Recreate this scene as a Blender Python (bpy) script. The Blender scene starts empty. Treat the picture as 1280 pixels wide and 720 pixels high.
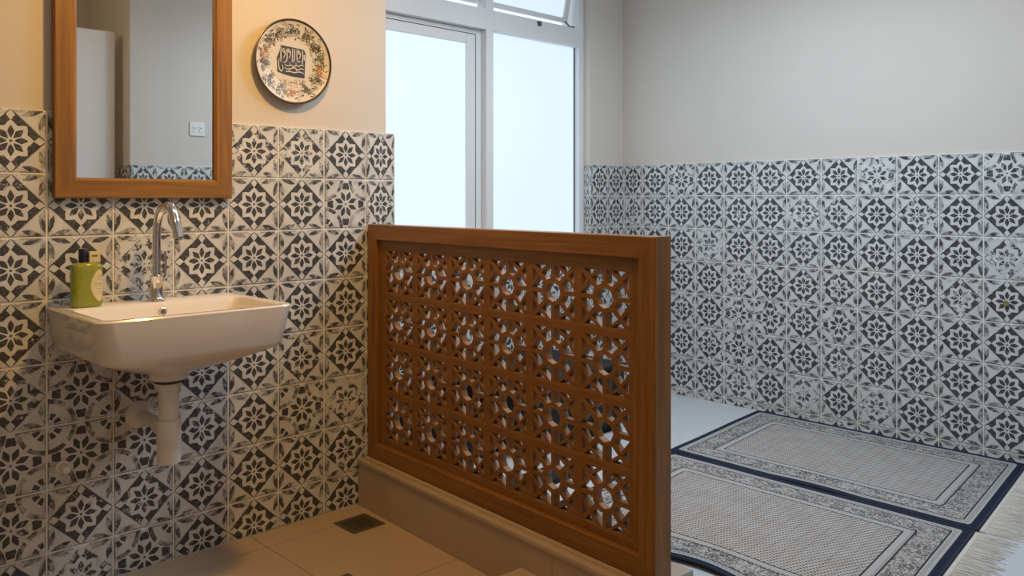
import bpy, bmesh, math, random
from mathutils import Vector, Matrix
random.seed(7)
PI = math.pi
S = bpy.context.scene
COL = S.collection

# ------------------------------------------------------------------ camera
cd = bpy.data.cameras.new('camera')
cam = bpy.data.objects.new('camera', cd); COL.objects.link(cam)
cd.sensor_fit = 'HORIZONTAL'; cd.sensor_width = 36.0
cd.lens = 1035.93 * 36.0 / 1280.0
cd.shift_x = 0.0
cd.shift_y = -(360.0 - 249.0) / 1280.0
cd.clip_start = 0.05
cam.location = (2.8983, 0.0, 1.258)
cam.rotation_euler = (PI / 2, 0, math.radians(45.856))
S.camera = cam

# ------------------------------------------------------------------ world, lamps, exposure
W = bpy.data.worlds.new('world'); S.world = W; W.use_nodes = True
bg = W.node_tree.nodes['Background']
bg.inputs[0].default_value = (0.80, 0.90, 1.0, 1); bg.inputs[1].default_value = 1.25

def area(name, loc, size, power, color, target=None, sy=None, spread=180):
    l = bpy.data.lights.new(name, 'AREA'); l.energy = power; l.color = color
    l.shape = 'RECTANGLE' if sy else 'DISK'; l.size = size
    if sy: l.size_y = sy
    l.spread = math.radians(spread)
    o = bpy.data.objects.new(name, l); COL.objects.link(o); o.location = loc
    d = (Vector(target) - Vector(loc)) if target else Vector((0, 0, -1))
    o.rotation_euler = d.to_track_quat('-Z', 'Y').to_euler()
    return o
WARM = (1.0, 0.54, 0.12)
COOL = (0.73, 0.87, 1.0)
area('ceiling_spot', (1.0, 1.38, 2.52), 0.16, 16, WARM, target=(.15, 1.10, 1.1), spread=165)
for lx in (.70, 1.60): area('added_cool_fill', (lx, 3.05, 2.70), 0.6, 15, COOL, sy=0.6, spread=164)  # unseen cool fill lights, added to brighten the prayer area

def point_fill(name, loc, power, color, radius=.1):
    l = bpy.data.lights.new(name, 'POINT'); l.energy = power; l.color = color; l.shadow_soft_size = radius
    o = bpy.data.objects.new(name, l); COL.objects.link(o); o.location = loc
point_fill('added_point_fill', (1.15, 3.0, 2.38), 19, COOL, .12)  # unseen fill, added to even out the upper back walls
point_fill('added_point_fill', (2.35, 0.55, 2.45), 10, (1.0, .70, .40), .10)  # unseen warm fill, added to brighten the entry reflected in the mirror

S.view_settings.view_transform = 'Standard'
S.view_settings.look = 'None'
S.view_settings.gamma = 1.0
S.view_settings.use_curve_mapping = False
S.view_settings.exposure = 0.0

# ------------------------------------------------------------------ node helper
class G:
    def __init__(s, name):
        s.m = bpy.data.materials.new(name); s.m.use_nodes = True
        s.t = s.m.node_tree; s.b = s.t.nodes['Principled BSDF']
    def n(s, kind, **kw):
        nd = s.t.nodes.new('ShaderNode' + kind)
        for k, v in kw.items(): setattr(nd, k, v)
        return nd
    def link(s, a, b): s.t.links.new(a, b)
    def M(s, op, *a):
        nd = s.n('Math', operation=op)
        for i, v in enumerate(a):
            if isinstance(v, X): s.link(v.o, nd.inputs[i])
            else: nd.inputs[i].default_value = v
        return X(s, nd.outputs[0])
    def mix(s, f, a, b):
        nd = s.n('Mix', data_type='RGBA')
        for k, v in ((0, f), (6, a), (7, b)):
            if isinstance(v, X): s.link(v.o, nd.inputs[k])
            elif k == 0: nd.inputs[0].default_value = v
            else: nd.inputs[k].default_value = (*v, 1)
        return X(s, nd.outputs[2])
    def noise(s, vec, scale, detail=2, w=None, rough=.5, dist=0):
        nd = s.n('TexNoise', noise_dimensions='4D' if w is not None else '3D')
        nd.inputs['Scale'].default_value = scale; nd.inputs['Detail'].default_value = detail
        nd.inputs['Roughness'].default_value = rough; nd.inputs['Distortion'].default_value = dist
        if vec is not None: s.link(vec, nd.inputs['Vector'])
        if w is not None: s.link(w.o, nd.inputs['W'])
        return X(s, nd.outputs[0])
    def mapping(s, vec, scale=(1, 1, 1), rot=(0, 0, 0), loc=(0, 0, 0)):
        nd = s.n('Mapping'); s.link(vec, nd.inputs[0])
        nd.inputs['Scale'].default_value = scale; nd.inputs['Rotation'].default_value = rot; nd.inputs['Location'].default_value = loc
        return nd.outputs[0]
    def xyz(s, vec):
        nd = s.n('SeparateXYZ'); s.link(vec, nd.inputs[0])
        return [X(s, o) for o in nd.outputs]
    def ramp(s, x, a, b):
        nd = s.n('MapRange'); nd.inputs[1].default_value = a; nd.inputs[2].default_value = b
        s.link(x.o, nd.inputs[0]); return X(s, nd.outputs[0])
    def color(s, x): s.link(x.o, s.b.inputs['Base Color'])
    def bump(s, h, strength=.2, dist=.002):
        nd = s.n('Bump'); nd.inputs['Strength'].default_value = strength; nd.inputs['Distance'].default_value = dist
        s.link(h.o, nd.inputs['Height']); s.link(nd.outputs[0], s.b.inputs['Normal'])
    def obj_co(s): return s.n('TexCoord').outputs['Object']
class X:
    def __init__(s, g, o): s.g = g; s.o = o
    def __add__(s, b): return s.g.M('ADD', s, b)
    __radd__ = __add__
    def __mul__(s, b): return s.g.M('MULTIPLY', s, b)
    __rmul__ = __mul__
    def __sub__(s, b): return s.g.M('SUBTRACT', s, b)
    def __rsub__(s, b): return s.g.M('SUBTRACT', b, s)
    def __truediv__(s, b): return s.g.M('DIVIDE', s, b)
    def __lt__(s, b): return s.g.M('LESS_THAN', s, b)
    def __gt__(s, b): return s.g.M('GREATER_THAN', s, b)
    def abs(s): return s.g.M('ABSOLUTE', s)
    def max(s, b): return s.g.M('MAXIMUM', s, b)
    def min(s, b): return s.g.M('MINIMUM', s, b)

def plain(name, col, rough=.5, metal=0, noise=0.0, nscale=20, bump=0.0, bscale=200, coat=0):
    g = G(name)
    g.b.inputs['Roughness'].default_value = rough; g.b.inputs['Metallic'].default_value = metal
    g.b.inputs['Coat Weight'].default_value = coat
    co = g.obj_co()
    n = g.noise(co, nscale, 4)
    g.color(g.mix(n, [c * (1 - noise) for c in col], [min(1, c * (1 + noise)) for c in col]))
    if bump: g.bump(g.noise(co, bscale, 3), bump, .001)
    return g.m

def wood(name, axis, dark, light, rough=.38):
    g = G(name); co = g.obj_co()
    sc = [22, 22, 22]; sc[axis] = 1.3
    a = g.noise(g.mapping(co, sc), 1.0, 6, rough=.62, dist=1.2)
    sc2 = [150, 150, 150]; sc2[axis] = 5
    b = g.noise(g.mapping(co, sc2), 1.0, 3)
    f = g.ramp(a, .32, .68)
    c = g.mix(f, dark, light)
    k = g.ramp(b, .35, .62)
    c = g.mix((1 - k) * .35, c, [d * .55 for d in dark])
    g.color(c); g.b.inputs['Roughness'].default_value = rough
    g.bump(b, .08, .001)
    return g.m

# ------------------------------------------------------------------ glazed patterned tile
def tile_material(name, base=(.69, .70, .70), ink=(.012, .018, .032)):
    g = G(name); co = g.obj_co()
    x, y, z = g.xyz(co)
    rnd = X(g, g.n('ObjectInfo').outputs['Random'])
    w = rnd * 60.0
    # hand-printed wobble
    wob = g.noise(co, 45, 2, w)
    u = x * 10.0 + (wob - .5) * .05; v = y * 10.0 - (wob - .5) * .05
    au, av = u.abs(), v.abs()
    n0 = g.noise(co, 38, 3, w)
    r = g.M('SQRT', u * u + v * v)
    th = g.M('ARCTAN2', v, u)
    m = g.M('PINGPONG', th + 0.0, PI / 8)
    mB = g.M('PINGPONG', th + PI / 8, PI / 8)
    cs, sn = g.M('COSINE', m), g.M('SINE', m)
    p, q = r * cs, r * sn
    pB, qB = r * g.M('COSINE', mB), r * g.M('SINE', mB)
    sA = rnd * 5.37; sA = sA - g.M('FLOOR', sA)          # second random number
    s3 = rnd * 17.9; s3 = s3 - g.M('FLOOR', s3)
    # ---- design A : eight petals in a scalloped star inside a diamond
    leaf = (1 - ((p - .295) / .185).abs()).max(0)
    petal = q < g.M('POWER', leaf, .7) * .098
    dot = r < .04
    rs = g.M('POWER', 1 - m / (PI / 8), 1.25) * .15 + .495
    mx, mn = au.max(av), au.min(av)
    kite = (mn + (mx - .80).abs() * .75) < .125
    wing = (r > rs) * ((au + av) < .985) * (1 - kite)
    ca, cb = 1 - au, 1 - av
    cmx, cmn = ca.max(cb), ca.min(cb)
    corner = (au + av) > 1.03
    tt = ((cmx - .10) / .60)
    bump_ = (tt * (1 - tt) * 4).max(0)
    cleaf = ((cmn - cmx * .29).abs() < bump_ * .095) * corner * (.45 + g.ramp(n0, .38, .56) * .55)
    edge = (cmn < .055) * (cmx > .18) * (cmx < .75)
    A = petal.max(dot).max(wing).max(cleaf).max(edge * .8)
    line = (((au + av) - .995).abs() < .016)
    A = A.max(line * .55)
    # ---- design B : larger leaves with corner arcs
    leafB = (1 - ((pB - .34) / .20).abs()).max(0)
    petB = qB < g.M('POWER', leafB, .7) * .105
    dc = g.M('SQRT', ca * ca + cb * cb)
    arc = ((dc - .80).abs() < .075) * (m > .10) * (.35 + g.ramp(n0, .40, .55) * .6)
    outer = (r > .60) * (r < .86) * (mB > .16) * (dc > .90)
    sm = ((dc - .34).abs() < .10) * (cmn > cmx * .28) * (cmn < cmx * .82)
    B = petB.max(dot).max(arc).max(outer).max(sm).max(edge * .8)
    isB = sA > .87
    pat = A * (1 - isB) + B * isB
    # ---- wear: the print is rubbed thin in patches, more on some tiles
    n1 = g.noise(co, 26, 4, w, .65)
    n2 = g.noise(co, 150, 3, w, .6)
    thr = s3 * s3 * s3 * .145 + .32
    worn = g.ramp((n1 * .65 + n2 * .35) - thr, -.01, .07)
    smudge = corner * g.ramp(n1 * .5 + n2 * .5, .46, .58) * g.ramp(cmn, .30, .02) * .62
    body = (pat * worn * (.74 + n2 * .42)).max(smudge)
    speck = g.ramp(n2, .60, .72) * g.ramp(n1, .45, .62) * .45
    basecol = g.mix(g.ramp(g.noise(co, 14, 4, w), .3, .75), base, [c * .80 for c in base])
    inkcol = g.mix(n1, ink, (.055, .052, .055))
    g.color(g.mix((body.max(speck * .6)).min(1.0), basecol, inkcol))
    g.b.inputs['Roughness'].default_value = .34
    g.b.inputs['Specular IOR Level'].default_value = .4
    g.bump(n1 * .6 + n2 * .4, .10, .0012)
    return g.m

MAT = {}
MAT['tile'] = tile_material('patterned_tile')
MAT['grout'] = plain('grout', (.74, .73, .70), .85, noise=.08, nscale=60)
MAT['paint'] = plain('wall_paint', (.63, .585, .535), .8, noise=.02, nscale=3, bump=.05, bscale=250)
MAT['ceil'] = plain('ceiling_paint', (.78, .77, .75), .9, noise=.02)
MAT['wood_x'] = wood('teak_x', 0, (.195, .080, .014), (.335, .150, .031))
MAT['wood_y'] = wood('teak_y', 1, (.24, .085, .018), (.40, .155, .038))
MAT['wood_z'] = wood('teak_z', 2, (.195, .080, .014), (.335, .150, .031))
MAT['mwood_y'] = wood('oak_y', 1, (.21, .093, .019), (.36, .178, .042))
MAT['mwood_z'] = wood('oak_z', 2, (.21, .093, .019), (.36, .178, .042))
MAT['lattice'] = wood('carved_teak', 0, (.195, .080, .014), (.315, .140, .029), .45)
MAT['beige'] = plain('beige_porcelain', (.47, .365, .265), .32, noise=.06, nscale=6)
MAT['trimgrey'] = plain('grey_trim', (.40, .38, .35), .4, noise=.08)
MAT['floorjoint'] = plain('floor_joint', (.30, .25, .20), .8, noise=.1)
MAT['raised'] = plain('pale_floor', (.58, .61, .64), .30, noise=.04, nscale=5)
MAT['ceramic'] = plain('white_ceramic', (.80, .76, .72), .10, noise=.01, coat=.3)
MAT['pvc'] = plain('white_plastic', (.76, .75, .73), .35, noise=.02)
MAT['pvcdark'] = plain('rubber_seal', (.03, .03, .03), .6)
MAT['chrome'] = plain('chrome', (.78, .78, .80), .10, metal=1, noise=.02)
MAT['steel'] = plain('drain_steel', (.22, .19, .15), .42, metal=.8, noise=.15)
MAT['black'] = plain('well_shade_black', (.012, .011, .010), .6)
MAT['darkwood'] = plain('black_stained_wood', (.007, .0065, .007), .85, noise=.3)
MAT['frame'] = plain('window_frame_paint', (.74, .76, .78), .4, noise=.02)
MAT['gasket'] = plain('gasket', (.10, .11, .12), .6)
MAT['doorwhite'] = plain('white_laminate', (.80, .79, .78), .4, noise=.01)
MAT['navy'] = plain('navy_binding', (.018, .024, .048), .9, noise=.3, nscale=300)
MAT['fringe'] = plain('cream_fringe', (.60, .57, .52), .9, noise=.2, nscale=60)
MAT['plate'] = plain('cream_glaze', (.62, .585, .515), .38, noise=.04, nscale=12)
MAT['rimline'] = plain('brown_glaze', (.07, .045, .03), .3)
MAT['ink'] = plain('plate_ink', (.05, .042, .05), .4, noise=.25, nscale=80)
MAT['leafink'] = plain('olive_ink', (.085, .070, .04), .4)
MAT['blueink'] = plain('blue_ink', (.06, .085, .13), .4)
MAT['orangeink'] = plain('ochre_ink', (.50, .20, .03), .4)
MAT['greenink'] = plain('green_ink', (.08, .13, .085), .4)
MAT['redink'] = plain('russet_ink', (.26, .11, .06), .4)
MAT['label'] = plain('cream_paper', (.66, .58, .34), .6, noise=.05)
MAT['labelink'] = plain('label_print', (.20, .13, .06), .6)
MAT['navycap'] = plain('navy_cap', (.008, .010, .030), .3)
MAT['brass'] = plain('olive_plug', (.22, .20, .07), .4, noise=.15)

def glass(name, col, rough=0.0, ior=1.45):
    g = G(name)
    g.b.inputs['Base Color'].default_value = (*col, 1); g.b.inputs['Roughness'].default_value = rough
    g.b.inputs['Transmission Weight'].default_value = 1.0; g.b.inputs['IOR'].default_value = ior
    co = g.obj_co(); g.bump(g.noise(co, 30, 2), .03, .001)
    return g.m
g = G('green_soap')
g.b.inputs['Roughness'].default_value = .08
co = g.obj_co()
g.color(g.mix(g.noise(co, 40, 3), (.30, .34, .03), (.50, .54, .08)))
g.b.inputs['Transmission Weight'].default_value = .35
g.b.inputs['Subsurface Weight'].default_value = 0
MAT['soap'] = g.m
MAT['clear'] = glass('clear_glass', (.93, .97, 1.0), 0, 1.0 + .12)
g = G('mirror_silver'); g.b.inputs['Metallic'].default_value = 1; g.b.inputs['Roughness'].default_value = .015
n = g.noise(g.obj_co(), 4, 2); g.color(g.mix(n, (.86, .88, .87), (.90, .91, .90))); MAT['mirror'] = g.m
# frosted pane, backlit by the overcast daylight outside
g = G('frosted_glass')
g.b.inputs['Base Color'].default_value = (.25, .28, .30, 1); g.b.inputs['Roughness'].default_value = .5
n = g.noise(g.obj_co(), 900, 2)
g.link(g.mix(n, (.69, .84, .965), (.73, .87, .985)).o, g.b.inputs['Emission Color'])
g.b.inputs['Emission Strength'].default_value = .90
MAT['frost'] = g.m

def rug_material():
    g = G('prayer_rug_pile')
    uv = g.n('UVMap'); uv.uv_map = 'UVMap'
    a = g.n('Attribute'); a.attribute_name = 'rugco'; co = a.outputs['Vector']
    x, y, d = g.xyz(co)          # metres along, across, distance from the rug's own edge
    flat = g.n('CombineXYZ'); g.link(x.o, flat.inputs[0]); g.link(y.o, flat.inputs[1]); fco = flat.outputs[0]
    fine = g.noise(fco, 420, 2)
    mid = g.noise(fco, 9, 3)
    # central field: woven diamonds
    k1 = g.M('SINE', (x + y * .5) * (2 * PI / .024)); k2 = g.M('SINE', (y - x * .25) * (2 * PI / .021))
    weave = g.ramp(k1 * k2 + (fine - .5) * 1.6, .05, .55)
    row = g.ramp(g.M('SINE', x * (2 * PI / .048)), .70, .98) * .30
    fieldlight = g.mix(g.ramp(mid, .35, .65), (.41, .385, .36), (.46, .445, .435))
    fieldc = g.mix(weave * .85 + row * .35, fieldlight, (.075, .055, .05))
    # floral border: scrolling stems and rosettes
    sn_ = g.noise(fco, 24, 2, dist=1.6); s2_ = g.noise(fco, 60, 2, dist=1.0)
    v2 = g.n('TexVoronoi', feature='F1', voronoi_dimensions='2D'); v2.inputs['Scale'].default_value = 11; v2.inputs['Randomness'].default_value = .55; g.link(fco, v2.inputs['Vector'])
    vf = X(g, v2.outputs[0])
    stems = ((sn_ - .5).abs() < .030).max(((s2_ - .52).abs() < .035) * .75)
    ros = ((vf < .20) * (vf > .10)).max((vf < .34) * (vf > .28) * (s2_ > .48))
    scroll = stems.max(ros * (s2_ > .42)) * g.ramp(fine, .30, .50)
    floralc = g.mix(scroll * .9, (.45, .43, .41), (.018, .018, .03))
    light = g.mix(fine, (.36, .355, .35), (.46, .45, .44))
    dash = (g.M('SINE', (x + y) * (2 * PI / .016)) > .25)
    guard = g.mix(dash * .55, light, (.07, .07, .08))
    navy = g.mix(fine, (.015, .020, .040), (.026, .034, .062))
    darkl = (.035, .034, .045)
    c = navy
    for lim, nxt in ((.024, light), (.034, guard), (.046, light), (.052, darkl), (.058, floralc), (.148, darkl), (.154, guard), (.164, light), (.186, darkl), (.192, fieldc)):
        c = g.mix(d > lim, c, nxt)
    g.color(c); g.b.inputs['Roughness'].default_value = .95
    g.b.inputs['Specular IOR Level'].default_value = .1
    g.bump(weave * .5 + fine * .5, .5, .002)
    return g.m
MAT['rug'] = rug_material()

# ------------------------------------------------------------------ mesh helpers
def obj(name, vf, m, parent=None, smooth=False, loc=None, mesh=None):
    if mesh is None:
        mesh = bpy.data.meshes.new(name); mesh.from_pydata(vf[0], [], vf[1])
        mats = m if isinstance(m, list) else [m]
        for k in mats: mesh.materials.append(MAT[k])
        bm = bmesh.new(); bm.from_mesh(mesh); bmesh.ops.recalc_face_normals(bm, faces=bm.faces); bm.to_mesh(mesh); bm.free()
        if smooth:
            for p in mesh.polygons: p.use_smooth = True
            try: mesh.set_sharp_from_angle(angle=math.radians(38))
            except Exception: pass
    o = bpy.data.objects.new(name, mesh); COL.objects.link(o)
    if parent: o.parent = parent
    if loc: o.location = loc
    return o
def empty(name, loc=(0, 0, 0), rz=0):
    o = bpy.data.objects.new(name, None); COL.objects.link(o); o.location = loc; o.rotation_euler = (0, 0, rz); o.empty_display_size = .05
    return o
def tag(o, label, cat, group=None):
    o['label'] = label; o['category'] = cat
    if group: o['group'] = group
    return o
def struct(o): o['kind'] = 'structure'; return o

class MB:
    def __init__(s): s.v = []; s.f = []
    def add(s, v, f):
        k = len(s.v); s.v += [tuple(p) for p in v]; s.f += [tuple(i + k for i in q) for q in f]; return s
    def box(s, x0, x1, y0, y1, z0, z1, bev=0):
        if bev:
            bm = bmesh.new(); bmesh.ops.create_cube(bm, size=1)
            for p in bm.verts: p.co = ((x0 + x1) / 2 + p.co.x * (x1 - x0), (y0 + y1) / 2 + p.co.y * (y1 - y0), (z0 + z1) / 2 + p.co.z * (z1 - z0))
            bmesh.ops.bevel(bm, geom=list(bm.edges), offset=bev, segments=2, profile=.5, affect='EDGES')
            bm.verts.index_update()
            s.add([p.co[:] for p in bm.verts], [[q.index for q in f.verts] for f in bm.faces]); bm.free(); return s
        return s.add([(x0, y0, z0), (x1, y0, z0), (x1, y1, z0), (x0, y1, z0), (x0, y0, z1), (x1, y0, z1), (x1, y1, z1), (x0, y1, z1)],
                     [(0, 3, 2, 1), (4, 5, 6, 7), (0, 1, 5, 4), (1, 2, 6, 5), (2, 3, 7, 6), (3, 0, 4, 7)])
    def rings(s, rs, cap0=True, cap1=True):
        n = len(rs[0]); v = [p for r in rs for p in r]; f = []
        for i in range(len(rs) - 1):
            for k in range(n):
                k2 = (k + 1) % n
                f.append((i * n + k, i * n + k2, (i + 1) * n + k2, (i + 1) * n + k))
        if cap0: f.append(tuple(range(n))[::-1])
        if cap1: f.append(tuple((len(rs) - 1) * n + k for k in range(n)))
        return s.add(v, f)
    def lathe(s, prof, c=(0, 0, 0), n=24, axis='z', cap0=True, cap1=True):
        rs = []
        for r, h in prof:
            ring = []
            for k in range(n):
                a = 2 * PI * k / n; p, q = r * math.cos(a), r * math.sin(a)
                ring.append({'z': (c[0] + p, c[1] + q, c[2] + h), 'x': (c[0] + h, c[1] + p, c[2] + q), 'y': (c[0] + p, c[1] + h, c[2] + q)}[axis])
            rs.append(ring)
        return s.rings(rs, cap0, cap1)
    def tube(s, path, rad, n=12, flat=1.0):
        path = [Vector(p) for p in path]; rs = []
        rad = rad if isinstance(rad, (list, tuple)) else [rad] * len(path)
        up = None
        for i, p in enumerate(path):
            t = (path[min(i + 1, len(path) - 1)] - path[max(i - 1, 0)]).normalized()
            if up is None:
                up = Vector((0, 1, 0)) if abs(t.y) < .9 else Vector((1, 0, 0))
            a = (up - t * up.dot(t)).normalized(); b = t.cross(a); up = a
            rs.append([tuple(p + a * (rad[i] * math.cos(2 * PI * k / n)) + b * (rad[i] * flat * math.sin(2 * PI * k / n))) for k in range(n)])
        return s.rings(rs)
    def prism(s, poly, d0, d1, plane='xz'):
        n = len(poly)
        f3 = {'xz': lambda p, d: (p[0], d, p[1]), 'yz': lambda p, d: (d, p[0], p[1]), 'xy': lambda p, d: (p[0], p[1], d)}[plane]
        v = [f3(p, d0) for p in poly] + [f3(p, d1) for p in poly]
        f = [tuple(range(n)), tuple(range(2 * n - 1, n - 1, -1))] + [(k, (k + 1) % n, n + (k + 1) % n, n + k) for k in range(n)]
        return s.add(v, f)
    @property
    def vf(s): return s.v, s.f
def smooth_path(pts, n=8):
    out = []; P = [Vector(p) for p in pts]
    for i in range(len(P) - 1):
        p0, p1, p2, p3 = P[max(i - 1, 0)], P[i], P[i + 1], P[min(i + 2, len(P) - 1)]
        for k in range(n):
            t = k / n
            out.append(.5 * ((2 * p1) + (p2 - p0) * t + (2 * p0 - 5 * p1 + 4 * p2 - p3) * t * t + (3 * p1 - p0 - 3 * p2 + p3) * t ** 3))
    out.append(P[-1]); return out

# ------------------------------------------------------------------ wall tiles
TCACHE = {}
def tile_mesh(u0=-.1, u1=.1, v0=-.1, v1=.1):
    key = tuple(round(k, 4) for k in (u0, u1, v0, v1))
    if key in TCACHE: return TCACHE[key]
    gpx = .0027; e = .0026
    def ring(ins, h): return [(u0 + ins, v0 + ins, h), (u1 - ins, v0 + ins, h), (u1 - ins, v1 - ins, h), (u0 + ins, v1 - ins, h)]
    mb = MB().rings([ring(gpx, -.010), ring(gpx, -.0022), ring(gpx + e * .4, -.0007), ring(gpx + e, 0)], False, True)
    me = bpy.data.meshes.new('tile'); me.from_pydata(mb.v, [], mb.f); me.materials.append(MAT['tile'])
    TCACHE[key] = me; return me
ROT = {'+x': Matrix(((0, 0, 1), (1, 0, 0), (0, 1, 0))), '-y': Matrix(((1, 0, 0), (0, 0, -1), (0, 1, 0))), '-x': Matrix(((0, 0, -1), (-1, 0, 0), (0, 1, 0)))}
def tile_at(parent, face, c, sx=1.0, clip=(-.1, .1, -.1, .1)):
    o = bpy.data.objects.new('tile', tile_mesh(*clip)); COL.objects.link(o); o.parent = parent
    j = Matrix.Rotation(random.uniform(-.004, .004), 3, 'X') @ Matrix.Rotation(random.uniform(-.004, .004), 3, 'Y')
    o.rotation_euler = (ROT[face] @ j).to_euler()
    o.location = c; o.scale = (sx, 1, 1)
    return o
def rows(ztop, zbot):
    out = []; z = ztop
    while z - zbot > .012:
        lo = max(z - .2, zbot); out.append((z - .1, (-.1 if lo == z - .2 else lo - (z - .1)))); z -= .2
    return out

ZL, ZB, RF = 1.538, 1.479, 0.038          # tile tops of the two tiled areas, level of the raised floor
YL0 = .7678; YLE = 2.113; YB = 4.345; XP = -.516
# left wall ---------------------------------------------------------
wl = struct(obj('wall_left', MB().box(-.56, -.010, -1.5, 2.073, ZL, 2.75).box(-.56, -.0020, -1.5, YLE, -.05, ZL).vf, ['paint', 'grout']))
for p in wl.data.polygons:
    if p.center.z < ZL - .001: p.material_index = 1
cols = [(YL0 + .2 * k + .1, 1.0) for k in range(-10, 6)] + [((YL0 + 1.2 + YLE) / 2, (YLE - YL0 - 1.2) / .2)]
for yc, sx in cols:
    if yc < -.75: continue
    for zc, lo in rows(ZL, 0.0):
        tile_at(wl, '+x', (0, yc, zc), sx, (-.1, .1, lo, .1))
# back wall ---------------------------------------------------------
wb = struct(obj('wall_back', MB().box(XP - .25, 2.9, YB + .012, YB + .2, ZB, 2.75).box(XP - .25, 2.9, YB + .0020, YB + .2, -.05, ZB).vf, ['paint', 'grout']))
for p in wb.data.polygons:
    if p.center.z < ZB - .001: p.material_index = 1
XB0 = -.3662
bcols = [((XP + XB0) / 2, (XB0 - XP) / .2)] + [(XB0 + .2 * k + .1, 1.0) for k in range(15)]
for xc, sx in bcols:
    for zc, lo in rows(ZB, RF):
        tile_at(wb, '-y', (xc, YB, zc), sx, (-.1, .1, lo, .1))
# window-side wall: pier, sill wall ---------------------------------
SILL = 0.97; RV = 4.012; WY0 = 2.32; WH = 2.64
ww = struct(obj('wall_window', MB().box(XP - .25, XP - .012, RV, YB + .01, ZB, 2.75).box(XP - .25, XP - .0020, RV + .0020, YB + .01, -.05, ZB)
      .box(XP - .25, XP - .0020, 2.07, RV + .0020, -.05, SILL).box(XP - .25, XP - .012, 2.07, WY0, SILL, 2.75).box(XP - .25, XP - .012, WY0, RV, WH, 2.75).vf, ['paint', 'grout']))
for p in ww.data.polygons:
    if (p.center.z < SILL + .001) or (p.center.y > RV - .01 and p.center.z < ZB - .001): p.material_index = 1
for yc in (RV + .0833, RV + .2498):
    for zc, lo in rows(ZB, RF): tile_at(ww, '+x', (XP, yc, zc), .8325, (-.1, .1, lo, .1))
for k in range(10):
    yc = RV - .1 - .2 * k
    if yc < 2.15: break
    for zc, lo in rows(ZB, RF):
        if zc + .1 <= SILL + .001: tile_at(ww, '+x', (XP, yc, zc), 1, (-.1, .1, lo, .1))
        elif zc + lo < SILL - .02: tile_at(ww, '+x', (XP, yc, zc), 1, (-.1, .1, lo, SILL - zc))
for zc, lo in rows(ZB, SILL):
    tile_at(ww, '-y', (XP - .031, RV, zc), .31, (-.1, .1, lo, .1))
# right wall (seen in the mirror) -----------------------------------
XR = 2.63; YR = 1.93
wr = struct(obj('wall_right', MB().box(XR + .012, XR + .3, YR + .01, YB + .2, ZB, 2.75).box(XR + .0020, XR + .3, YR + .01, YB + .2, -.05, ZB)
      .box(XR - .018, XR + .1, YR, 2.085, ZB, 2.75).box(XR - .0265, XR + .1, YR + .0035, 2.085, -.05, ZB).vf, ['paint', 'grout']))
for p in wr.data.polygons:
    if p.center.z < ZB - .001: p.material_index = 1
for zc, lo in rows(ZB, RF):
    tile_at(wr, '-x', (XR - .03, (YR + 2.085) / 2, zc), (2.085 - YR) / .2, (-.1, .1, lo, .1))
    for k in range(11):
        tile_at(wr, '-x', (XR, 2.085 + .1 + .2 * k, zc), 1, (-.1, .1, lo, .1))
    for k in range(3):
        tile_at(wr, '-y', (XR - .028 + .1 + .2 * k, YR, zc), 1, (-.1, .1, lo, .1))
# the rest of the wash room shell (behind the camera)
struct(obj('wall_entry', MB().box(3.4, 3.6, -1.6, YR + .2, -.05, 2.75).box(XR + .3, 3.4, YR + .0035, YR + .2, -.05, 2.75).vf, 'paint'))
struct(obj('wall_front', MB().box(-.56, 3.6, -1.7, -1.5, -.05, 2.75).vf, 'paint'))
struct(obj('ceiling', MB().box(-.8, 3.6, -1.7, YB + .2, 2.75, 2.85).vf, 'ceil'))

# ------------------------------------------------------------------ floors, curb, step
PHI = math.radians(3.5)
fl = struct(obj('floor', MB().box(-.56, 3.6, -1.7, 2.1, -.08, -.004).vf, 'floorjoint'))
xs = [.003, .132, .686, 1.241, 1.796, 2.351, 2.906, 3.4]; ys = [-1.5, -.86, -.28, .29, .87, 1.452, 1.99]
for i in range(len(xs) - 1):
    for j in range(len(ys) - 1):
        o = obj('floor_tile', MB().box(xs[i] + .0012, xs[i + 1] - .0012, ys[j] + .0012, ys[j + 1] - .0012, -.0035, 0).vf, 'beige', fl)
struct(obj('floor', MB().box(XP - .1, XR + .05, 1.995, YB + .1, -.08, RF).vf, 'raised'))

curb = struct(empty('trim_1', (0, 1.925, 0), -PHI)); CE = 1.535; CD = .205; CH = .19
obj('curb_core', MB().box(.003, CE - .008, .008, CD - .004, .001, CH - .012).vf, 'floorjoint', curb)
for a, b in ((.003, .216), (.216, .691), (.691, 1.166), (1.166, CE)):
    obj('curb_panel', MB().box(a + .0008, b - .0008, 0, .008, .001, CH - .022, .0012).vf, 'beige', curb)
    obj('curb_cap', MB().box(a + .0008, b - .0008, .028, CD, CH - .012, CH, .0015).vf, 'beige', curb)
obj('curb_nosing', MB().box(.003, CE, -.006, .0265, CH - .021, CH + .001, .005).vf, 'beige', curb, True)
obj('curb_end', MB().box(CE - .007, CE + .006, -.003, CD + .003, .040, CH + .002, .006).vf, 'trimgrey', curb, True)
step = struct(empty('trim_2', (0, 1.925, 0), -PHI))
obj('step_top', MB().box(1.026, 1.72, -.36, -.001, .073, .085, .002).vf, 'beige', step)
obj('step_riser', MB().box(1.030, 1.716, -.352, -.003, .001, .0725).vf, 'beige', step)

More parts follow.
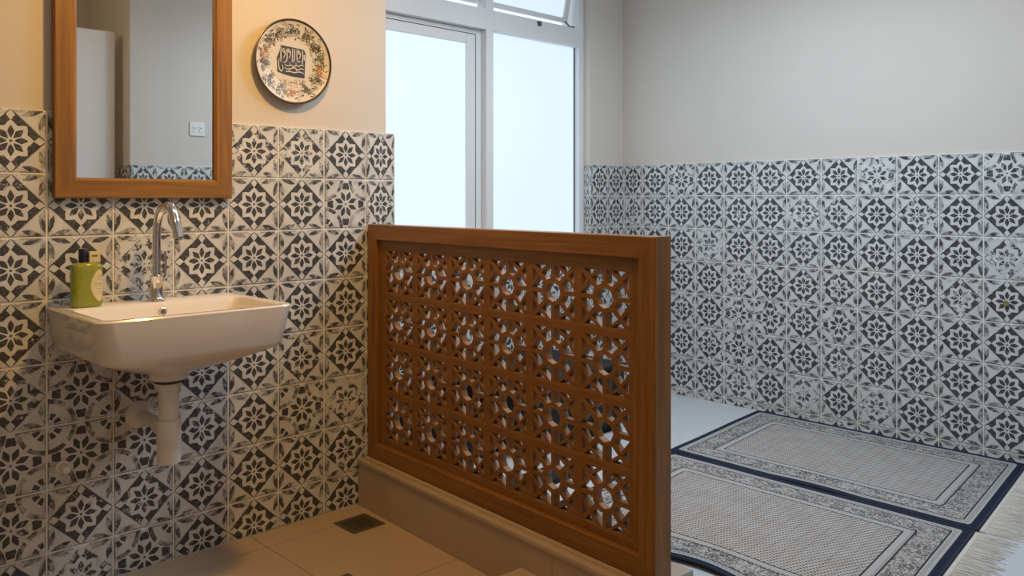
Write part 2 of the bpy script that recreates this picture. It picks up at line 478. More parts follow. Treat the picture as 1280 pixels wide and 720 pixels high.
# ------------------------------------------------------------------ window
win = struct(empty('window_1', (0, 0, 0)))
FX, FB = -.576, -.66
def bar(name, y0, y1, z0, z1, x0=FB, x1=FX, m='frame', par=win, bev=.003): return obj(name, MB().box(x0, x1, y0, y1, z0, z1, bev).vf, m, par)
bar('jamb', 3.966, RV - .001, SILL + .001, WH - .001); bar('jamb', WY0 + .001, WY0 + .05, SILL + .001, WH - .001)
bar('head', WY0 + .051, 3.965, WH - .05, WH - .001); bar('sill_rail', WY0 + .051, 3.965, SILL + .001, SILL + .045)
bar('mullion', 3.172, 3.225, SILL + .046, WH - .051)
for a, b in ((WY0 + .051, 3.171), (3.226, 3.965)): bar('transom', a, b, 2.222, 2.338)
bar('pane', 3.226, 3.965, SILL + .046, 2.2215, -.628, -.620, 'frost', bev=0)
for a in ((3.226, 3.232), (3.959, 3.965)): bar('glazing_bead', a[0], a[1], SILL + .047, 2.220, -.6195, -.612, 'gasket', bev=0)
# casement with its own frame
for y0, y1, z0, z1 in ((3.128, 3.171, SILL + .047, 2.221), (WY0 + .052, WY0 + .09, SILL + .047, 2.221), (WY0 + .0905, 3.1275, 2.195, 2.221), (WY0 + .0905, 3.1275, SILL + .047, SILL + .07)):
    bar('casement_frame', y0, y1, z0, z1, -.655, -.622)
cs = bar('casement_sash', 3.060, 3.1235, SILL + .073, 2.191, -.650, -.618)
a0 = WY0 + .096
for y0, y1, z0, z1 in ((a0, a0 + .06, SILL + .073, 2.191), (a0 + .0605, 3.0595, 2.136, 2.191), (a0 + .0605, 3.0595, SILL + .073, SILL + .115)):
    bar('sash_rail', y0, y1, z0, z1, -.650, -.618, 'frame', cs)
bar('pane', a0 + .0605, 3.0595, SILL + .1155, 2.1355, -.640, -.632, 'frost', cs, 0)
bar('sash_gasket', 3.1236, 3.1278, SILL + .073, 2.194, -.640, -.6185, 'gasket', cs, 0)
bar('sash_gasket', a0, 3.1236, 2.1912, 2.1948, -.640, -.6185, 'gasket', cs, 0)
# awning sashes, top hung and pushed out
for y0, y1, ang in ((3.238, 3.93, 13), (WY0 + .062, 3.160, 13)):
    H = WH - .056 - 2.372
    s = obj('awning_sash', MB().box(-.015, .015, y0, y1, -.042, 0, .003).vf, 'frame', win, loc=(-.612, 0, WH - .054))
    s.rotation_euler = (0, math.radians(ang), 0)
    obj('sash_rail', MB().box(-.015, .015, y0, y0 + .042, -H + .032, -.043, .003).vf, 'frame', s)
    obj('sash_rail', MB().box(-.015, .015, y1 - .042, y1, -H + .032, -.043, .003).vf, 'frame', s)
    obj('sash_rail', MB().box(-.015, .015, y0, y1, -H, -H + .031, .003).vf, 'frame', s)
    obj('pane', MB().box(-.003, .003, y0 + .043, y1 - .043, -H + .032, -.043).vf, 'frost', s)
obj('latch', MB().lathe([(.012, 0), (.012, .012), (.008, .016)], (-.576, 3.60, 2.312), 12, 'x').box(-.57, -.556, 3.575, 3.605, 2.318, 2.327, .002).vf, 'gasket', win)
obj('sash_stay', MB().tube([(-.60, 3.90, 2.345), (-.66, 3.915, 2.40)], .006, 8).box(-.60, -.57, 3.88, 3.92, 2.3385, 2.344).vf, 'gasket', win)

# ------------------------------------------------------------------ carved wooden screen on the curb
scr = tag(empty('lattice_screen', (0, 1.925, CH + .0015), -PHI), 'carved brown wooden lattice screen standing on the beige curb', 'screen')
F0, FD = .045, .07                 # front of the frame, its depth
L0, L1, Z0, Z1 = .004, 1.533, 0.0, .962
FW, FW2 = .064, .036
def mitre(name, side, m):
    a, b, c, d = L0, L1, Z0, Z1
    def sec(k):                     # section across the member: (inset from the outer edge, depth)
        return k
    prof = [(0, F0 + .002), (.002, F0), (FW - .004, F0), (FW, F0 + .004), (FW, F0 + FD - .004), (FW - .004, F0 + FD), (.002, F0 + FD), (0, F0 + FD - .002)]
    e = {'top': lambda i: ((a + i, d - i), (b - i, d - i)), 'bottom': lambda i: ((a + i, c + i), (b - i, c + i)),
         'left': lambda i: ((a + i, c + i), (a + i, d - i)), 'right': lambda i: ((b - i, c + i), (b - i, d - i))}[side]
    r0 = [(e(i)[0][0], y, e(i)[0][1]) for i, y in prof]; r1 = [(e(i)[1][0], y, e(i)[1][1]) for i, y in prof]
    return obj(name, MB().rings([r0, r1]).vf, m, scr)
mitre('top_rail', 'top', 'wood_x'); mitre('bottom_rail', 'bottom', 'wood_x'); mitre('stile', 'left', 'wood_z'); mitre('stile', 'right', 'wood_z')
# inner panel: a flat border carrying 6 x 4 carved cells
P0, P1, Q0, Q1 = .102, 1.436, .080, .872
D0, D1 = F0 + .018, F0 + .043
ix0, ix1, iz0, iz1 = L0 + FW, L1 - FW, Z0 + FW, Z1 - FW
for nm, bx in (('panel_border', (ix0, P0, iz0, iz1)), ('panel_border', (P1, ix1, iz0, iz1)), ('panel_border', (P0, P1, Q1, iz1)), ('panel_border', (P0, P1, iz0, Q0))):
    obj(nm, MB().box(bx[0] + .0003, bx[1] - .0003, D0, D1, bx[2] + .0003, bx[3] - .0003).vf, 'wood_x' if bx[1] - bx[0] > .5 else 'wood_z', scr)
CW, CHt = (P1 - P0) / 6, (Q1 - Q0) / 4
def cell_mesh():
    hw, hh = CW / 2, CHt / 2
    R = .40; k = R / math.sqrt(2)
    polys = []
    oct_ = [(R * math.cos(PI / 4 * i), R * math.sin(PI / 4 * i)) for i in range(8)]
    polys.append((oct_, [.085] * 8))
    for sx, sy in ((1, 1), (-1, 1), (-1, -1), (1, -1)):
        def T(pts, ins):
            pts = [(x * sx, y * sy) for x, y in pts]
            if sx * sy < 0:
                pts = pts[::-1]; ins = ins[:-1][::-1] + ins[-1:]
            polys.append((pts, ins))
        b, f = .075, .16
        T([(0, R), (k, k), (.57, .57), (0, 1)][::-1], [.05, b, .075, b])
        T([(R, 0), (1, 0), (.57, .57), (k, k)], [b, .05, b, .075])
        T([(0, 1), (.57, .57), (1, 1)], [.05, b, f])
        T([(1, 0), (1, 1), (.57, .57)], [f, b, .05])
    mb = MB()
    def inset(pts, ins, s):
        n = len(pts)
        ar = sum(pts[i][0] * pts[(i + 1) % n][1] - pts[(i + 1) % n][0] * pts[i][1] for i in range(n))
        sg = 1 if ar > 0 else -1
        L = []
        for i in range(n):
            p, q = Vector(pts[i]), Vector(pts[(i + 1) % n]); t = (q - p).normalized(); nn = Vector((-t.y, t.x)) * sg
            L.append((p + nn * ins[i] * s, t))
        out = []
        for i in range(n):
            (p, t), (q, w) = L[i - 1], L[i]
            den = t.x * w.y - t.y * w.x; d = q - p
            a = (d.x * w.y - d.y * w.x) / den
            out.append((p + t * a)[:])
        return out
    for pts, ins in polys:
        a1, a2 = inset(pts, ins, .90), inset(pts, ins, 1.0)
        def ring(pp, y): return [(x * hw, y, z * hh) for x, z in pp]
        mb.rings([ring(pts, D0), ring(a1, D0), ring(a2, D0 + .0022), ring(a2, D1 - .0022), ring(a1, D1), ring(pts, D1)], False, False)
    me = bpy.data.meshes.new('lattice_cell'); me.from_pydata(mb.v, [], mb.f); me.materials.append(MAT['lattice'])
    bm = bmesh.new(); bm.from_mesh(me); bmesh.ops.remove_doubles(bm, verts=bm.verts, dist=1e-5); bmesh.ops.recalc_face_normals(bm, faces=bm.faces); bm.to_mesh(me); bm.free()
    return me
cm = cell_mesh()
for i in range(6):
    for j in range(4):
        obj('lattice_cell', None, None, scr, mesh=cm, loc=(P0 + CW * (i + .5), 0, Q0 + CHt * (3 - j + .5)))

# ------------------------------------------------------------------ mirror over the basin
mir = tag(empty('wall_mirror', (.002, 0, 0)), 'tall mirror in a plain brown wooden frame above the basin', 'mirror')
my0, my1, mz0, mz1, mw = .782, 1.369, 1.261, 2.25, .066
def mframe(side, m):
    prof = [(0, 0), (0, .024), (.003, .027), (mw - .008, .027), (mw, .020), (mw, 0)]
    e = {'top': lambda i: ((my0 + i, mz1 - i), (my1 - i, mz1 - i)), 'bottom': lambda i: ((my0 + i, mz0 + i), (my1 - i, mz0 + i)),
         'left': lambda i: ((my0 + i, mz0 + i), (my0 + i, mz1 - i)), 'right': lambda i: ((my1 - i, mz0 + i), (my1 - i, mz1 - i))}[side]
    obj('frame_rail' if side in ('top', 'bottom') else 'frame_stile', MB().rings([[(x, *e(i)[0]) for i, x in prof], [(x, *e(i)[1]) for i, x in prof]]).vf, m, mir)
mframe('top', 'mwood_y'); mframe('bottom', 'mwood_y'); mframe('left', 'mwood_z'); mframe('right', 'mwood_z')
obj('mirror_glass', MB().box(.006, .012, my0 + mw + .0003, my1 - mw - .0003, mz0 + mw + .0003, mz1 - mw - .0003).vf, 'mirror', mir)

# ------------------------------------------------------------------ plate with calligraphy
pl = tag(empty('wall_plate', (-.008, 1.6215, 1.788)), 'round cream plate with floral border and dark calligraphy hung on wall', 'plate')
PR = .164
def px(r):                         # height of the plate's face above its back at radius r
    t = r / PR
    return .012 + .020 * max(0, (t - .55) / .45) ** 1.3
prof = [(.06, .001), (.075, .004), (.12, .010), (.158, .026), (.1625, .0305), (PR, .033), (.1615, .0335)] + [(r, px(r)) for r in (.156, .145, .13, .115, .1, .09, .05, .002)]
obj('dish', MB().lathe(prof, (0, 0, 0), 64, 'x').vf, 'plate', pl, True)
obj('rim_line', MB().lathe([(.1562, px(.1562) + .0006), (.1615, .0342), (.1645, .0332), (.1648, .031)], (0, 0, 0), 64, 'x', False, False).vf, 'rimline', pl, True)
def pt(y, z, h=.0006):
    if h > .0009: y, z = y * 1.15, z * 1.15
    return (px(math.hypot(y, z)) + h, y, z)
def blade(mb, cy, cz, ang, L, wd):
    pts = []
    for t, s in ((0, 0), (.3, 1), (.65, .8), (1, 0), (.65, -.8), (.3, -1)):
        a, b = t * L, s * wd; pts.append(pt(cy + a * math.cos(ang) - b * math.sin(ang), cz + a * math.sin(ang) + b * math.cos(ang)))
    mb.add(pts, [tuple(range(6))])
def ringlet(mb, cy, cz, r, w=.0011, n=9, h=.0008):
    v = []; f = []
    for k in range(n):
        a = 2 * PI * k / n
        for q in (r - w, r): v.append(pt(cy + q * math.cos(a), cz + q * math.sin(a), h))
    for k in range(n): f.append((2 * k, 2 * k + 1, (2 * k + 3) % (2 * n), (2 * k + 2) % (2 * n)))
    mb.add(v, f)
rnd = random.Random(3)
orn = {k: MB() for k in ('leafink', 'blueink', 'orangeink', 'greenink')}
acc = ['blueink', 'orangeink', 'leafink', 'orangeink', 'greenink', 'leafink', 'orangeink', 'leafink', 'leafink', 'orangeink', 'greenink', 'leafink', 'orangeink', 'leafink']
# clock-wise from the top, accents as on the plate
acc = {0: 'blueink', 30: 'leafink', 58: 'leafink', 80: 'greenink', 100: 'orangeink', 122: 'leafink', 150: 'leafink', 180: 'orangeink', 205: 'greenink', 232: 'leafink', 262: 'leafink', 282: 'orangeink', 305: 'leafink', 332: 'leafink'}
for deg, k in acc.items():
    a = PI / 2 - math.radians(deg)
    for j in range(34):
        rr = .121 + rnd.gauss(0, .0135); aa = a + rnd.gauss(0, .11)
        y, z = rr * math.cos(aa), rr * math.sin(aa)
        kk = k if rnd.random() < .70 else 'leafink'
        if rnd.random() < .45: blade(orn[kk], y, z, rnd.uniform(0, 2 * PI), rnd.uniform(.010, .020), rnd.uniform(.0018, .0034))
        else: ringlet(orn[kk], y, z, rnd.uniform(.0045, .0080), .0017)
for j in range(46):
    aa = rnd.uniform(0, 2 * PI); rr = rnd.uniform(.088, .100)
    blade(orn['leafink' if j % 3 else 'orangeink'], rr * math.cos(aa), rr * math.sin(aa), rnd.uniform(0, 2 * PI), .007, .0009)
for k, mb in orn.items():
    o = obj('floral_border', mb.vf, k, pl); o['kind'] = 'stuff'
blk = MB().add([pt(*p, .0010) for p in ((-.053, -.036), (-.030, -.043), (.004, -.048), (.048, -.050), (.052, .036), (.046, .047), (.005, .050), (-.040, .053), (-.046, .030), (-.055, .010))], [tuple(range(10))])
obj('calligraphy_block', blk.vf, 'ink', pl)
strokes = [[(-.047, .008), (-.049, -.010), (-.046, -.026), (-.040, -.034), (-.033, -.026), (-.035, -.012)], [(-.040, .046), (-.041, .016), (-.040, -.004)],
           [(-.026, .036), (-.030, .042), (-.034, .036), (-.029, .030), (-.025, .035), (-.026, .020), (-.033, .010)],
           [(-.018, .044), (-.018, .010), (-.024, -.002), (-.032, -.004)],
           [(-.008, .038), (-.012, .043), (-.015, .037), (-.010, .032), (-.006, .037), (-.006, .022), (-.012, .012)],
           [(.003, .046), (.002, .014), (.000, .004)], [(.011, .045), (.010, .016), (.008, .006), (.000, .000)],
           [(.019, .046), (.019, .012), (.024, .004), (.032, .006)], [(.030, .036), (.026, .041), (.023, .036), (.028, .031), (.031, .036), (.031, .022), (.026, .014)],
           [(.040, .044), (.041, .012), (.036, .002)], [(.046, .030), (.047, .010)],
           [(-.026, -.010), (-.016, -.014), (-.004, -.010), (.006, -.014), (.016, -.008), (.024, -.012), (.034, -.006), (.046, -.008)],
           [(-.028, -.020), (-.018, -.025), (-.004, -.022), (.010, -.018), (.022, -.024), (.036, -.018), (.046, -.022)],
           [(-.024, -.034), (-.008, -.032), (.010, -.034), (.028, -.030), (.046, -.034)],
           [(-.010, -.003), (-.006, -.004)], [(.013, -.001), (.017, -.002)], [(.038, -.001), (.042, -.001)], [(-.012, -.028), (-.008, -.028)], [(.014, -.027), (.018, -.027)]]
lt = MB()
for s in strokes:
    P = smooth_path([(0, *p) for p in s], 5); n = len(P); L = []
    for i, p in enumerate(P):
        t = P[min(i + 1, n - 1)] - P[max(i - 1, 0)]; t = Vector((0, t.y, t.z)).normalized(); nn = Vector((0, -t.z, t.y))
        wv = .00155 * (.65 + .5 * math.sin(PI * (i + .7) / (n + .4)))
        for sg in (-1, 1): q = p + nn * wv * sg; L.append(pt(q.y, q.z, .0016))
    lt.add(L, [(2 * i, 2 * i + 1, 2 * i + 3, 2 * i + 2) for i in range(n - 1)])
obj('calligraphy_strokes', lt.vf, 'plate', pl)
lt = MB()
for s in ([(-.032, -.060), (-.024, -.068), (-.018, -.076)], [(-.019, -.060), (-.026, -.070), (-.032, -.074)], [(-.012, -.070), (-.006, -.066), (-.002, -.072), (.002, -.066), (.008, -.072)],
          [(.012, -.058), (.012, -.072)], [(.019, -.056), (.018, -.071), (.024, -.073)], [(.030, -.055), (.030, -.070), (.036, -.066)], [(.040, -.058), (.041, -.068)],
          [(-.044, -.062), (-.040, -.070)], [(.050, -.056), (.047, -.064)]):
    P = smooth_path([(0, *p) for p in s], 4); n = len(P); L = []
    for i, p in enumerate(P):
        t = P[min(i + 1, n - 1)] - P[max(i - 1, 0)]; t = Vector((0, t.y, t.z)).normalized(); nn = Vector((0, -t.z, t.y))
        for sg in (-1, 1): q = p + nn * .0009 * sg; L.append(pt(q.y, q.z, .0010))
    lt.add(L, [(2 * i, 2 * i + 1, 2 * i + 3, 2 * i + 2) for i in range(n - 1)])
obj('script_line', lt.vf, 'redink', pl)

# ------------------------------------------------------------------ wash basin
ba = tag(empty('wash_basin', (.0015, 1.07, .70)), 'white ceramic wall hung wash basin below the wooden mirror', 'basin')
def rr(x0, x1, y0, y1, rf, rb, z, n=6):
    out = []
    for cx, cy, r, a0 in ((x1 - rf, y1 - rf, rf, 0), (x0 + rb, y1 - rb, rb, 90), (x0 + rb, y0 + rb, rb, 180), (x1 - rf, y0 + rf, rf, 270)):
        for k in range(n + 1):
            a = math.radians(a0 + 90 * k / n); out.append((cx + r * math.cos(a) - .0015, cy + r * math.sin(a) - 1.07, z - .70))
    return out
mb = MB()
X1, Y0, Y1 = .476, .766, 1.372
rs = [rr(.20, .30, 1.0, 1.10, .049, .049, .686), rr(.192, .308, .992, 1.108, .055, .055, .69), rr(.192, .308, .992, 1.108, .055, .055, .712),
      rr(.15, .345, .95, 1.165, .08, .05, .722), rr(.08, .40, .885, 1.25, .10, .02, .745), rr(.02, .445, .83, 1.31, .08, .01, .770), rr(.004, .462, .795, 1.343, .06, .004, .786),
      rr(.003, .468, .788, 1.350, .055, .003, .800), rr(.0015, X1 - .001, Y0 + .003, Y1 - .003, .045, .003, .905), rr(.0015, X1, Y0, Y1, .045, .003, .913), rr(.003, X1 - .004, Y0 + .004, Y1 - .004, .042, .003, .918),
      rr(.128, X1 - .026, Y0 + .030, Y1 - .030, .035, .03, .918), rr(.133, X1 - .031, Y0 + .035, Y1 - .035, .035, .03, .914), rr(.138, X1 - .036, Y0 + .042, Y1 - .042, .04, .03, .895),
      rr(.155, X1 - .06, Y0 + .075, Y1 - .075, .06, .05, .835), rr(.19, X1 - .10, Y0 + .14, Y1 - .14, .06, .05, .815), rr(.26, .34, 1.03, 1.11, .035, .035, .806)]
obj('bowl', MB().rings(rs).vf, 'ceramic', ba, True)
o = obj('overflow_ring', MB().lathe([(.0085, 0), (.0135, .0), (.0135, .004), (.0115, .0055), (.0085, .004)], (0, 0, 0), 20, 'x').vf, 'chrome', ba, True, loc=(.1385, .005, .189))
obj('overflow_hole', MB().lathe([(.0085, 0), (.0085, .0043)], (0, 0, 0), 16, 'x').vf, 'steel', ba, loc=(.1385, .005, .189))
obj('waste_plug', MB().lathe([(.028, 0), (.028, .003), (.022, .006), (.001, .007)], (.30, 0, .1062), 20).vf, 'chrome', ba, True)

tr = tag(empty('bottle_trap', (.25, 1.051, .42)), 'white plastic bottle trap with outlet pipe under the wash basin', 'pipe')
obj('trap_bottle', MB().lathe([(.030, 0), (.036, .004), (.036, .06), (.0375, .062), (.0375, .135), (.035, .14)], (0, 0, 0), 24).vf, 'pvc', tr, True)
obj('inlet_pipe', MB().lathe([(.031, .1405), (.031, .235)], (0, 0, 0), 24).vf, 'pvc', tr, True)
obj('collar_nut', MB().lathe([(.034, .2355), (.037, .238), (.037, .255), (.034, .258)], (0, 0, 0), 16).vf, 'pvc', tr, True)
obj('seal', MB().lathe([(.042, .2585), (.046, .2595), (.046, .2635), (.042, .2645)], (0, 0, 0), 20).vf, 'pvcdark', tr)
obj('outlet_pipe', MB().tube([(-.037, 0, .108), (-.249, 0, .108)], .021, 16).vf, 'pvc', tr, True)
obj('outlet_nut', MB().lathe([(.027, -.07), (.030, -.068), (.030, -.040), (.027, -.0376)], (0, 0, .108), 14, 'x').vf, 'pvc', tr, True)
obj('wall_flange', MB().lathe([(.047, -.249), (.045, -.243), (.030, -.232), (.025, -.224)], (0, 0, .108), 24, 'x').vf, 'pvc', tr, True)
cp = tag(obj('pipe_cap', MB().lathe([(.012, 0), (.013, .002), (.013, .045), (.011, .049), (.002, .050)], (0, 0, 0), 16, 'x').lathe([(.021, 0), (.021, .004), (.014, .007)], (0, 0, 0), 18, 'x').vf, 'pvc', None, True, loc=(.001, .812, .404)),
         'small white plastic pipe stub on patterned tiles low under basin', 'pipe cap')

# ------------------------------------------------------------------ tap
tp = tag(empty('basin_tap', (.082, 1.077, .9185)), 'chrome swan neck tap standing on the basin rim', 'tap')
obj('tap_body', MB().lathe([(.030, 0), (.030, .003), (.024, .008), (.0205, .014), (.0205, .078), (.022, .080), (.022, .084), (.0165, .087)], (0, 0, 0), 28).vf, 'chrome', tp, True)
path = smooth_path([(0, 0, .086), (0, 0, .16), (.001, .0, .225), (.009, .001, .270), (.030, .004, .303), (.058, .008, .314), (.082, .012, .306)], 6)
obj('swan_neck', MB().tube(path, .0135, 16).vf, 'chrome', tp, True)
path = smooth_path([(.068, .010, .319), (.090, .014, .307), (.108, .018, .275), (.118, .021, .240), (.123, .023, .212)], 5)
obj('spout', MB().tube(path, [.0165] * (len(path) - 2) + [.0175, .0155], 16, .85).vf, 'chrome', tp, True)
obj('aerator', MB().tube([(.1226, .0228, .214), (.1243, .0232, .206)], .012, 14).vf, 'steel', tp, True)
obj('lever', MB().tube([(.004, .026, .075), (.004, .029, .12), (.004, .027, .165)], [.0045, .004, .0045], 8).box(-.004, .012, .018, .032, .060, .078, .002).vf, 'chrome', tp, True)

# ------------------------------------------------------------------ soap bottle
sb = tag(empty('soap_bottle', (.086, .858, .9185)), 'green soap bottle with dark cap and cream oval label on basin', 'bottle')
def sup(a, hx, hy, e=3.2):
    c, s = math.cos(a), math.sin(a)
    return hx * math.copysign(abs(c) ** (2 / e), c), hy * math.copysign(abs(s) ** (2 / e), s)
lev = [(.86, .0), (.96, .003), (1, .010), (1, .115), (.985, .127), (.92, .134), (.75, .138), (.34, .141)]
NS = 36
obj('bottle_body', MB().rings([[(*sup(2 * PI * k / NS, .027 * s, .045 * s), z) for k in range(NS)] for s, z in lev]).vf, 'soap', sb, True)
obj('bottle_cap', MB().lathe([(.0125, .1412), (.0135, .143), (.0135, .182), (.012, .184)], (0, -.010, 0), 20).vf, 'navycap', sb, True)
obj('paper_tag', MB().box(-.006, .012, .0045, .038, .1385, .174, .002).vf, 'label', sb)
obj('tag_print', MB().box(.0122, .0126, .012, .030, .158, .163).vf, 'labelink', sb)
# oval label wrapped round the front right of the body
def lab(ta, z, h): # ta: angle on body
    x, y = sup(ta, .027 + h, .045 + h); return (x, y, z)
NL, NR = 24, 5
v = [lab(math.radians(66), .066, .0008)]; f = []
def labp(q, t, h): return lab(math.radians(31) + q * math.radians(30) * math.cos(t), .068 + q * .050 * math.sin(t), h)
for r_ in range(1, NR + 1):
    for k in range(NL): v.append(labp(r_ / NR, 2 * PI * k / NL, .0008))
v[0] = labp(0, 0, .0008)
for k in range(NL):
    f.append((0, 1 + k, 1 + (k + 1) % NL))
    for r_ in range(NR - 1): f.append((1 + r_ * NL + k, 1 + (r_ + 1) * NL + k, 1 + (r_ + 1) * NL + (k + 1) % NL, 1 + r_ * NL + (k + 1) % NL))
obj('oval_label', (v, f), 'label', sb, True)
mb = MB()
for z, a0, a1, t in ((.099, 28, 46, .0016), (.094, 22, 52, .0020), (.086, 20, 54, .0012), (.072, 12, 62, .0020), (.067, 15, 58, .0012), (.057, 18, 55, .0012), (.045, 20, 52, .0014), (.040, 26, 48, .001)):
    n = 7; vv = []
    for k in range(n + 1):
        a = math.radians(a0 + (a1 - a0) * k / n); vv += [lab(a, z, .0014), lab(a, z + t, .0014)]
    mb.add(vv, [(2 * k, 2 * k + 2, 2 * k + 3, 2 * k + 1) for k in range(n) if k % 3 != 1])
obj('label_print', mb.vf, 'labelink', sb)

# ------------------------------------------------------------------ floor drains
def drain(cx, cy, label):
    d = tag(empty('floor_drain', (cx, cy, .0)), label, 'drain', 'floor drains of the wash area')
    H = .072
    fr = MB()
    for b in ((-H, H, -H, -H + .020), (-H, H, H - .020, H), (-H, -H + .020, -H + .0202, H - .0202), (H - .020, H, -H + .0202, H - .0202)): fr.box(*b, .0003, .0035, .0008)
    obj('drain_frame', fr.vf, 'steel', d)
    obj('well_shade_sheet', MB().box(-H + .0205, H - .0205, -H + .0205, H - .0205, .0004, .0009).vf, 'black', d)  # flat black sheet: the shade inside the drain is put into its colour
    for k in range(8):
        y = -H + .0265 + k * .013
        obj('grate_bar', MB().box(-H + .0208, H - .0208, y - .0028, y + .0028, .0010, .0030).vf, 'steel', d)
    for k in range(4):
        x = -.039 + k * .026
        obj('cross_bar', MB().box(x - .0022, x + .0022, -H + .0208, H - .0208, .0011, .0026).vf, 'steel', d)
drain(.182, 1.812, 'square metal floor drain in the corner by the curb')
drain(.590, 1.472, 'square metal floor drain cut off by the picture bottom')

# ------------------------------------------------------------------ prayer rugs
def rug(name, x0, x1, y0, y1, skew, label, wav, seed):
    r = tag(empty(name, ((x0 + x1) / 2, (y0 + y1) / 2, RF)), label, 'rug', 'prayer rugs along the back wall')
    hx, hy = (x1 - x0) / 2, (y1 - y0) / 2; T = .008; rn = random.Random(seed)
    NX, NY = 72, 44
    v = []; f = []; co = []
    def warp(x, y):
        X = x - skew * y
        e = max(0, -y / hy) ** 3
        Y = y + wav * e * (.012 * math.sin(x * 7.5 + .6) + .008 * math.sin(x * 15 + 1))
        Z = wav * e * .010 * max(0, math.sin(x * 7.5 + 1.4)) + .0012 * math.sin(x * 9 + seed) * math.sin(y * 11)
        return X, Y, max(0, Z) + .0012
    for top in (1, 0):
        for j in range(NY + 1):
            for i in range(NX + 1):
                x, y = -hx + 2 * hx * i / NX, -hy + 2 * hy * j / NY
                X, Y, Z = warp(x, y); v.append((X, Y, Z + (T if top else 0))); co.append((x, y, min(hx - x - .006, hx + x, hy - abs(y))))
    n1 = NX + 1; off = n1 * (NY + 1)
    for j in range(NY):
        for i in range(NX):
            a = j * n1 + i; f.append((a, a + 1, a + n1 + 1, a + n1)); f.append((off + a, off + a + n1, off + a + n1 + 1, off + a + 1))
    per = [i for i in range(n1)] + [j * n1 + NX for j in range(1, NY + 1)] + [NY * n1 + i for i in range(NX - 1, -1, -1)] + [j * n1 for j in range(NY - 1, 0, -1)]
    for a, b in zip(per, per[1:] + per[:1]): f.append((a, off + a, off + b, b))
    o = obj('pile', (v, f), 'rug', r, True)
    at = o.data.attributes.new('rugco', 'FLOAT_VECTOR', 'POINT')
    for i, c in enumerate(co): at.data[i].vector = c
    mb = MB()
    loop = []
    M_ = 40
    for k in range(M_): loop.append((-hx + 2 * hx * k / M_, -hy))
    for k in range(24): loop.append((hx, -hy + 2 * hy * k / 24))
    for k in range(M_): loop.append((hx - 2 * hx * k / M_, hy))
    for k in range(24): loop.append((-hx, hy - 2 * hy * k / 24))
    rings = []
    for k, (x, y) in enumerate(loop):
        px_, py_ = loop[k - 1]; nx_, ny_ = loop[(k + 1) % len(loop)]
        t = Vector((nx_ - px_, ny_ - py_)).normalized(); nn = Vector((t.y, -t.x))
        X, Y, Z = warp(x, y); c = Vector((X, Y, Z + T * .5 + .0006))
        rings.append([tuple(c + Vector((nn.x * .006 * math.cos(a), nn.y * .006 * math.cos(a), .0054 * math.sin(a)))) for a in [2 * PI * q / 8 for q in range(8)]])
    rings.append(rings[0]); mb.rings(rings, False, False)
    obj('hem', mb.vf, 'navy', r, True)
    # right-hand fringe: a woven heading and loose strands
    mb = MB(); hd = MB()
    nst = 150
    for k in range(nst):
        y = -hy + 2 * hy * (k + .5) / nst + rn.uniform(-.002, .002)
        X, Y, Z = warp(hx, y); L = rn.uniform(.085, .125); dy = rn.gauss(0, .006) + .010 * math.sin(k * .21 + seed)
        p = [(X + .016, Y, .0045), (X + .028 + L * .5, Y + dy * .4, .0035 + rn.uniform(0, .004)), (X + .028 + L, Y + dy, .0022)]
        mb.tube(p, [.0019, .0016, .0011], 4)
    o = obj('fringe', mb.vf, 'fringe', r); o['kind'] = 'stuff'
    bx = [warp(hx, -hy + 2 * hy * k / 24) for k in range(25)]
    hd.rings([[(X + .0075, Y, .0012), (X + .020, Y, .0012), (X + .020, Y, .0062), (X + .0075, Y, .0072)] for X, Y, Z in bx])
    obj('fringe_heading', hd.vf, 'fringe', r)
    return r
rug('prayer_rug', .515, 1.862, 3.345, 4.318, .09, 'patterned navy and cream prayer rug against the tiled wall', .25, 1)
rug('prayer_rug', .622, 1.945, 2.335, 3.318, .09, 'patterned navy and cream prayer rug nearer the lattice screen with wavy hem', 1.0, 2)

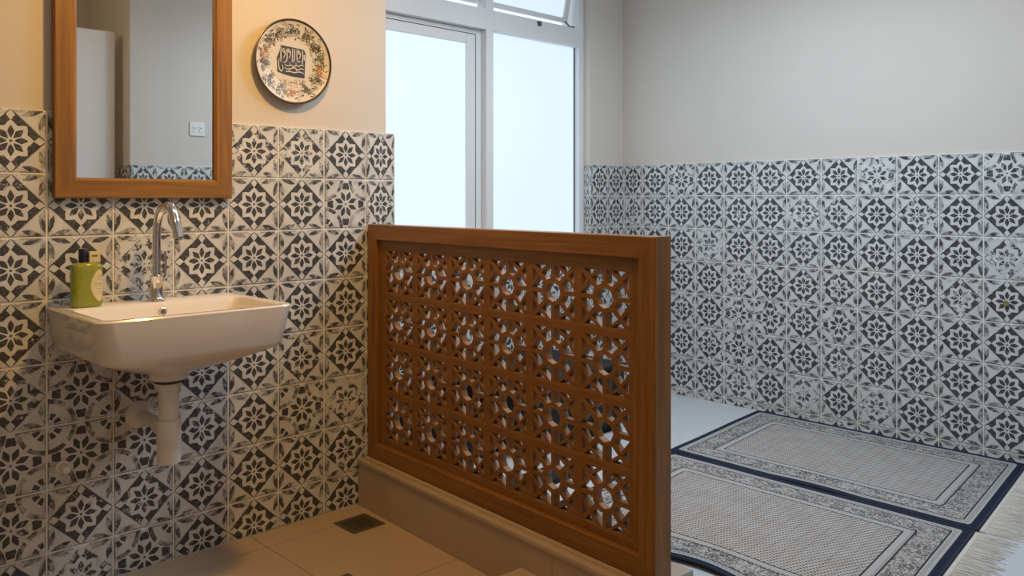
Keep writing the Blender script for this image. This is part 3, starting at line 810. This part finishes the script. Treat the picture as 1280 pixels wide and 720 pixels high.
# ------------------------------------------------------------------ things glimpsed through the screen
cab = tag(empty('low_cabinet', (-.2, 3.11, RF)), 'low black cabinet behind the lattice screen under the window', 'cabinet')
obj('carcass', MB().box(-.295, .345, -.385, .385, .03, .33, .004).vf, 'darkwood', cab)
obj('top_board', MB().box(-.305, .36, -.395, .395, .3305, .352, .003).vf, 'darkwood', cab)
obj('plinth', MB().box(-.28, .33, -.37, .37, 0.0005, .0295).vf, 'darkwood', cab)
for y in (-.38, .003):
    d = obj('cabinet_door', MB().box(.3455, .357, y + .003, y + .377, .04, .32, .002).vf, 'darkwood', cab)
    obj('door_knob', MB().lathe([(.006, .3575), (.006, .37), (.010, .375), (.008, .382)], (0, y + (.34 if y < 0 else .04), .20), 12, 'x').vf, 'steel', d)
bx = tag(empty('storage_box', (-.245, 2.585, RF + .0006)), 'low black lidded box beside the black cabinet behind the screen', 'box')
obj('box_body', MB().box(-.25, .25, -.11, .11, 0, .15, .006).vf, 'darkwood', bx)
obj('box_lid', MB().box(-.256, .256, -.116, .116, .1505, .178, .006).vf, 'darkwood', bx)
mt = MB().box(-.075, .075, -.16, .16, 0, .012, .004).box(-.07, .072, -.155, .157, .0125, .024, .004)
tag(obj('folded_mat', mt.vf, 'darkwood', None, True, loc=(.41, 2.58, RF + .0006)), 'small folded black mat on the floor behind the lattice screen', 'mat')

# ------------------------------------------------------------------ bits on the walls
tag(obj('wall_plug', MB().lathe([(.013, 0), (.013, .003), (.010, .006), (.003, .007)], (0, 0, 0), 16, 'y').vf, 'brass', None, True, loc=(1.731, YB - .0075, .773)),
    'tiny olive round plug at a tile centre on the back wall', 'plug')
sw = tag(empty('light_switch', (XR + .0115, 2.377, 1.732)), 'white double light switch reflected in the mirror', 'switch')
obj('switch_plate', MB().box(-.009, 0, -.052, .052, -.046, .046, .002).vf, 'pvc', sw)
for y in (-.022, .022):
    k = obj('rocker', MB().box(-.0125, -.0092, y - .012, y + .012, -.02, .02, .001).vf, 'pvc', sw)
    obj('rocker_mark', MB().box(-.0130, -.0126, y - .004, y + .004, .002, .010).vf, 'gasket', k)

# white panel door standing in the entry recess, seen only in the mirror
dr = struct(empty('door_1', (2.77, 1.50, 0)))
obj('door_leaf', MB().box(-.02, .02, -.42, .385, .012, 2.335, .003).vf, 'doorwhite', dr)
hd = obj('door_handle', MB().tube([(-.021, -.34, 1.02), (-.06, -.34, 1.02), (-.062, -.33, 1.02), (-.062, -.22, 1.02)], .009, 10).lathe([(.024, -.028), (.026, -.021)], (0, -.34, 1.02), 18, 'x').vf, 'chrome', dr, True)
